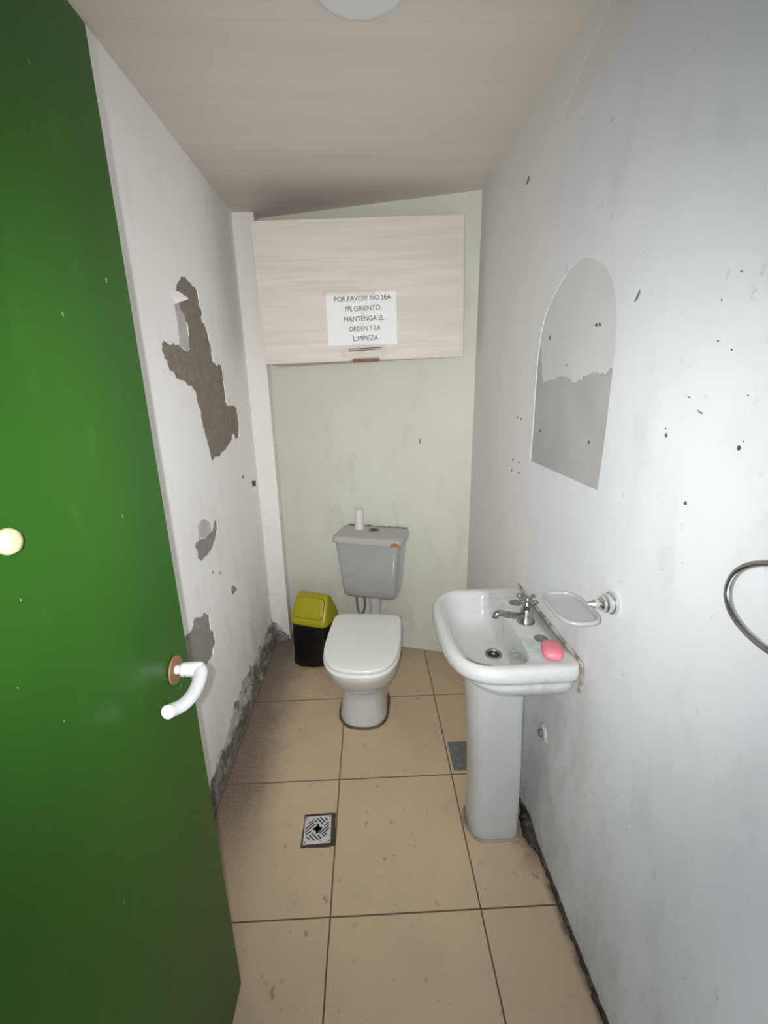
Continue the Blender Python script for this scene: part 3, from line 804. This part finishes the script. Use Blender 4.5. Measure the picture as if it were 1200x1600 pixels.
# ------------------------------------------------------------------ washbasin
RWALL = math.radians(.92)
bas = thing('washbasin', 'white ceramic pedestal washbasin against the right wall', 'washbasin', (.5375, 1.178, 0), RWALL)
bm = B()
O = lambda i, z, nf=3.4: dring_x(-.343 + i, 0.0, .240 - i, z, -.14, nf, 14)
U = lambda xf, hy, z, xb=0.0, nf=3.0: dring_x(xf, xb, hy, z, min(-.10, xf * .45), nf, 10)
I = lambda i, z, xb=-.117: dring_x(-.312 + i, xb - i * .2, .208 - i, z, -.19, 3.3, 5.5)
rings = [U(-.22, .085, .60, -.02), U(-.245, .12, .63, -.012), U(-.274, .19, .68), U(-.298, .220, .715, 0, 3.2), U(-.316, .228, .738, 0, 3.4), O(.016, .748), O(.005, .753), O(.0, .764), O(-.001, .778),
         O(.001, .789), O(.005, .7965), O(.011, .800), O(.020, .8005), I(-.006, .8000), I(-.001, .7975), I(.005, .791), I(.014, .768),
         I(.024, .740), I(.040, .714), I(.062, .698), I(.095, .690)]
n_in = dring_x(-.188, -.146, .022, .687, -.167, 2, 2)
rings.append(n_in)
loft(bm, rings)
obj('bowl', bm, 'basin', bas, True)
# pedestal
bm = B()
P_ = lambda xf, xb, hy, z: dring_x(xf, xb, hy, z, (xf + xb) / 2 - .02, 2.3, 12)
loft(bm, [P_(-.222, -.060, .073, .0), P_(-.226, -.060, .075, .006), P_(-.222, -.060, .073, .05), P_(-.228, -.064, .071, .30), P_(-.244, -.075, .072, .52), P_(-.258, -.080, .082, .66)])
prism(bm, [(-.075, .03), (-.036, .03), (-.036, .066), (-.075, .066)], 0.0, .60)
obj('pedestal', bm, 'pedestal', bas, True, angle=50)
bm = B(); tube(bm, [p + Vector((0, 0, .002)) for p in P_(-.229, -.056, .077, 0)], .005, 8, closed=True)
obj('floor_sealant', bm, 'caulk_floor', bas, True, label='thin mortar line around the pedestal foot')
bm = B()
tube(bm, [(-.001, .245, .804), (-.003, .20, .803), (-.005, .10, .803), (-.004, 0, .803), (-.005, -.10, .803), (-.004, -.20, .803), (-.004, -.226, .801), (-.003, -.234, .790), (-.002, -.237, .765), (-.002, -.232, .745), (-.001, -.226, .715)],
     lambda s: .0042 + .0018 * abs(noise.noise(Vector((s * 25, 0, 2)))), 8, 6)
obj('wall_sealant', bm, 'caulk', bas, True, label='brown dirty sealant along the wall')
bm = B(); lathe(bm, [(.020, .686), (.027, .6885), (.026, .6915), (.021, .691), (.018, .687)], 'Z', (-.162, -.004, 0))
dn = obj('drain', bm, 'dull_steel', bas, True, angle=40, label='tarnished metal drain ring')
bm = B(); lathe(bm, [(.0185, .6868), (.0185, .6882)], 'Z', (-.162, -.004, 0)); lathe(bm, [(.006, .687), (.005, .6905), (.002, .691)], 'Z', (-.162, -.004, 0), 12, 1)
obj('plug_hole', bm, ['dark', 'satin'], dn)
for yy in (.112, -.103):
    bm = B(); lathe(bm, [(.0195, .7995), (.0200, .8005), (.0195, .8025), (.012, .8035)], 'Z', (-.060, yy, 0), 28)
    obj('tap_hole_cover', bm, 'dull_steel', bas, True, angle=40, label='dull grey disc over a tap hole')

# tap
tap = thing('tap', 'chrome cross-handled tap on the washbasin deck', 'tap', (.4685, 1.170, .8005), math.radians(8))
tap.scale = (1.18, 1.18, 1.0)
bm = B(); lathe(bm, [(.0225, 0), (.0235, .003), (.0215, .008), (.0185, .018), (.0160, .028), (.0150, .040), (.0130, .044)], N=28)
bd = obj('tap_body', bm, 'chrome', tap, True, angle=50)
bm = B(); tube(bm, [(0, 0, .022), (-.026, -.002, .025), (-.050, -.004, .033), (-.068, -.005, .041), (-.080, -.006, .044), (-.087, -.006, .039), (-.088, -.006, .031)], lambda s: .0108 - .0028 * s if s < .8 else .0085, 14, 5)
obj('spout', bm, 'chrome', tap, True, angle=60)
bm = B(); lathe(bm, [(.0085, .040), (.0085, .052), (.0105, .054), (.0105, .060), (.007, .064), (.0065, .074)], N=20)
obj('valve_stem', bm, 'chrome', tap, True, angle=45)
bm = B(); lathe(bm, [(.0085, .068), (.0095, .072), (.0095, .080), (.007, .084), (.003, .0855)], N=20)
for k in range(4):
    a = math.radians(28) + k * PI / 2
    d = Vector((math.cos(a), math.sin(a), 0))
    tube(bm, [d * .006 + Vector((0, 0, .076)), d * .015 + Vector((0, 0, .077)), d * .020 + Vector((0, 0, .0775)), d * .025 + Vector((0, 0, .0775)), d * .029 + Vector((0, 0, .0775))],
         lambda s: .0030 if s < .45 else .0030 + .0034 * math.sin(PI * (s - .45) / .58), 12, 5)
obj('cross_handle', bm, 'chrome', tap, True, angle=60)

# soap
bm = B()
def srg(k, z): return [Vector((p.x, p.y, z)) for p in sring(0, 0, .031 * k, .043 * k, 0, 2.9, 40)]
loft(bm, [srg(.62, 0), srg(.84, .0025), srg(.96, .008), srg(1, .013), srg(.96, .019), srg(.86, .0235), srg(.66, .027), srg(.35, .0285)])
so = obj('soap', bm, 'soap', None, True)
so.scale = (.9, .9, .95)
so.location = (.479, .999, .8012); so.rotation_euler = (0, 0, math.radians(-14))
tag(so, 'pink bar of soap on the corner of the washbasin', 'soap')

# wall-mounted soap dish
dish = thing('soap_dish', 'frosted wall soap dish on a chrome bracket above the washbasin', 'soap dish', (xr(.862) - .0005, .862, 1.024), RWALL)
bm = B(); lathe(bm, [(.026, 0), (.0265, -.003), (.025, -.008), (.0215, -.009), (.0215, -.020), (.018, -.023), (.0165, -.029), (.011, -.033)], 'X')
obj('wall_flange', bm, 'satin', dish, True, angle=35)
bm = B(); lathe(bm, [(.008, -.030), (.008, -.034), (.0105, -.039), (.0105, -.046), (.007, -.051), (.006, -.058), (.005, -.060)], 'X')
obj('bracket_arm', bm, 'satin', dish, True, angle=45)
CXd, CYd = -.103, -.006
dr_ = lambda k, z, n=3.0: [Vector((p.x - .10 * p.y * 0, p.y, p.z)) for p in sring(CXd, CYd, .047 - k, .075 - k, z, n, 56)]
bm = B(); loft(bm, [dr_(.014, -.011), dr_(.009, -.010), dr_(.007, -.006), dr_(.009, -.0065), dr_(.03, -.0075)])
tr = obj('tray', bm, 'frost', dish, True, angle=60, label='cloudy translucent tray')
bm = B(); ring_pts = [Vector((p.x, p.y, -.003)) for p in dr_(.004, 0)]
tube(bm, ring_pts, .0048, 10, closed=True)
obj('tray_rim', bm, 'frost_rim', tr, True)

# towel ring
tow = thing('towel_ring', 'chrome towel ring hanging on the right wall near the camera', 'towel ring', (xr(.45), .45, 1.222), RWALL)
bm = B()
tube(bm, [Vector((-.034 + .010 * math.sin(2 * PI * i / 72), .008 + .094 * sg(math.cos(2 * PI * i / 72), .92), .0545 * sg(math.sin(2 * PI * i / 72), .92))) for i in range(72)], .0048, 14, closed=True)
obj('ring', bm, 'chrome', tow, True)
bm = B(); lathe(bm, [(.024, -.0005), (.0245, -.004), (.022, -.008), (.012, -.011), (.010, -.026), (.012, -.030), (.012, -.040), (.008, -.044)], 'X', (0, -.090, 0))
obj('wall_mount', bm, 'satin', tow, True, angle=40)

# capped pipe stub in a lump of plaster
st_ = thing('pipe_stub', 'small capped pipe stub in the right wall below the washbasin', 'pipe stub', (xr(1.12) - .0003, 1.121, .426), RWALL)
bm = B()
rings = []
for r, h in ((.029, .001), (.026, -.003), (.021, -.006), (.015, -.008), (.012, -.006)):
    rings.append([Vector((h, r * math.cos(a) * (1 + .3 * noise.noise(Vector((math.cos(a) * 1.5, math.sin(a) * 1.5, r * 30)))), r * math.sin(a) * (1 + .3 * noise.noise(Vector((math.cos(a) * 1.5, math.sin(a) * 1.5, 5)))))) for a in [2 * PI * i / 30 for i in range(30)]])
loft(bm, rings); obj('plaster_lump', bm, 'plaster_lump', st_, True)
bm = B(); lathe(bm, [(.011, -.004), (.011, -.016), (.009, -.018), (.006, -.018), (.005, -.012)], 'X', N=10)
obj('pipe_cap', bm, 'dull_steel', st_, True, angle=35)

# ------------------------------------------------------------------ floor fittings
fd_ = thing('floor_drain', 'square white floor drain grate set in the beige tiles', 'floor drain', (-.2085, 1.170, 0), math.radians(2))
bm = B()
rnd = random.Random(8)
prism(bm, jag([(-.060, -.059), (.057, -.061), (.058, .058), (-.058, .060)], .004, 3, 2), .0004, .0014)
obj('surround', bm, 'drain_gap', fd_, label='dark dirty gap around the grate')
bm = B(); box(bm, -.053, .041, -.050, .050, .001, .0045)
gr = obj('grate', bm, 'grate', fd_, bevel=(.0012, 2))
bm = B()
def slot(x0, y0, x1, y1, w=.0042):
    a, b = Vector((x0 - 565, 495 - y0)) * .00021, Vector((x1 - 565, 495 - y1)) * .00021
    n = (b - a).normalized(); n = Vector((-n.y, n.x)) * w / 2
    off = Vector((-.006, 0))
    prism(bm, [tuple(p + off) for p in (a - n, b - n, b + n, a + n)], .0040, .0049)
for q in ((495, 310, 545, 375), (545, 295, 655, 420), (595, 285, 690, 385), (680, 305, 725, 350), (670, 450, 750, 385), (605, 565, 755, 435), (640, 600, 755, 490), (665, 630, 720, 575),
          (575, 595, 635, 660), (470, 545, 590, 680), (430, 580, 530, 685), (395, 610, 445, 660), (380, 580, 455, 520), (365, 535, 520, 400), (370, 475, 495, 365), (410, 395, 480, 335)):
    slot(*q)
slot(525, 455, 605, 535, .0190); slot(565, 400, 585, 480, .008); slot(640, 475, 560, 500, .008); slot(560, 570, 550, 490, .008); slot(485, 495, 570, 480, .008)
obj('slot_pattern', bm, 'slot', gr, label='dark slots in a woven pattern')
for x, y in ((-.047, -.044), (.035, -.044), (.035, .044), (-.047, .044)):
    bm = B(); lathe(bm, [(.0026, .0042), (.0024, .0052)], 'Z', (x, y, 0), 12); obj('screw', bm, 'slot', fd_)

bm = B(); box(bm, .312, .462, 1.387, 1.535, .0004, .0035)
tag(obj('floor_cover', bm, 'cover_steel', bevel=(.001, 1)), 'square grey metal inspection cover in the floor behind the washbasin pedestal', 'floor cover')
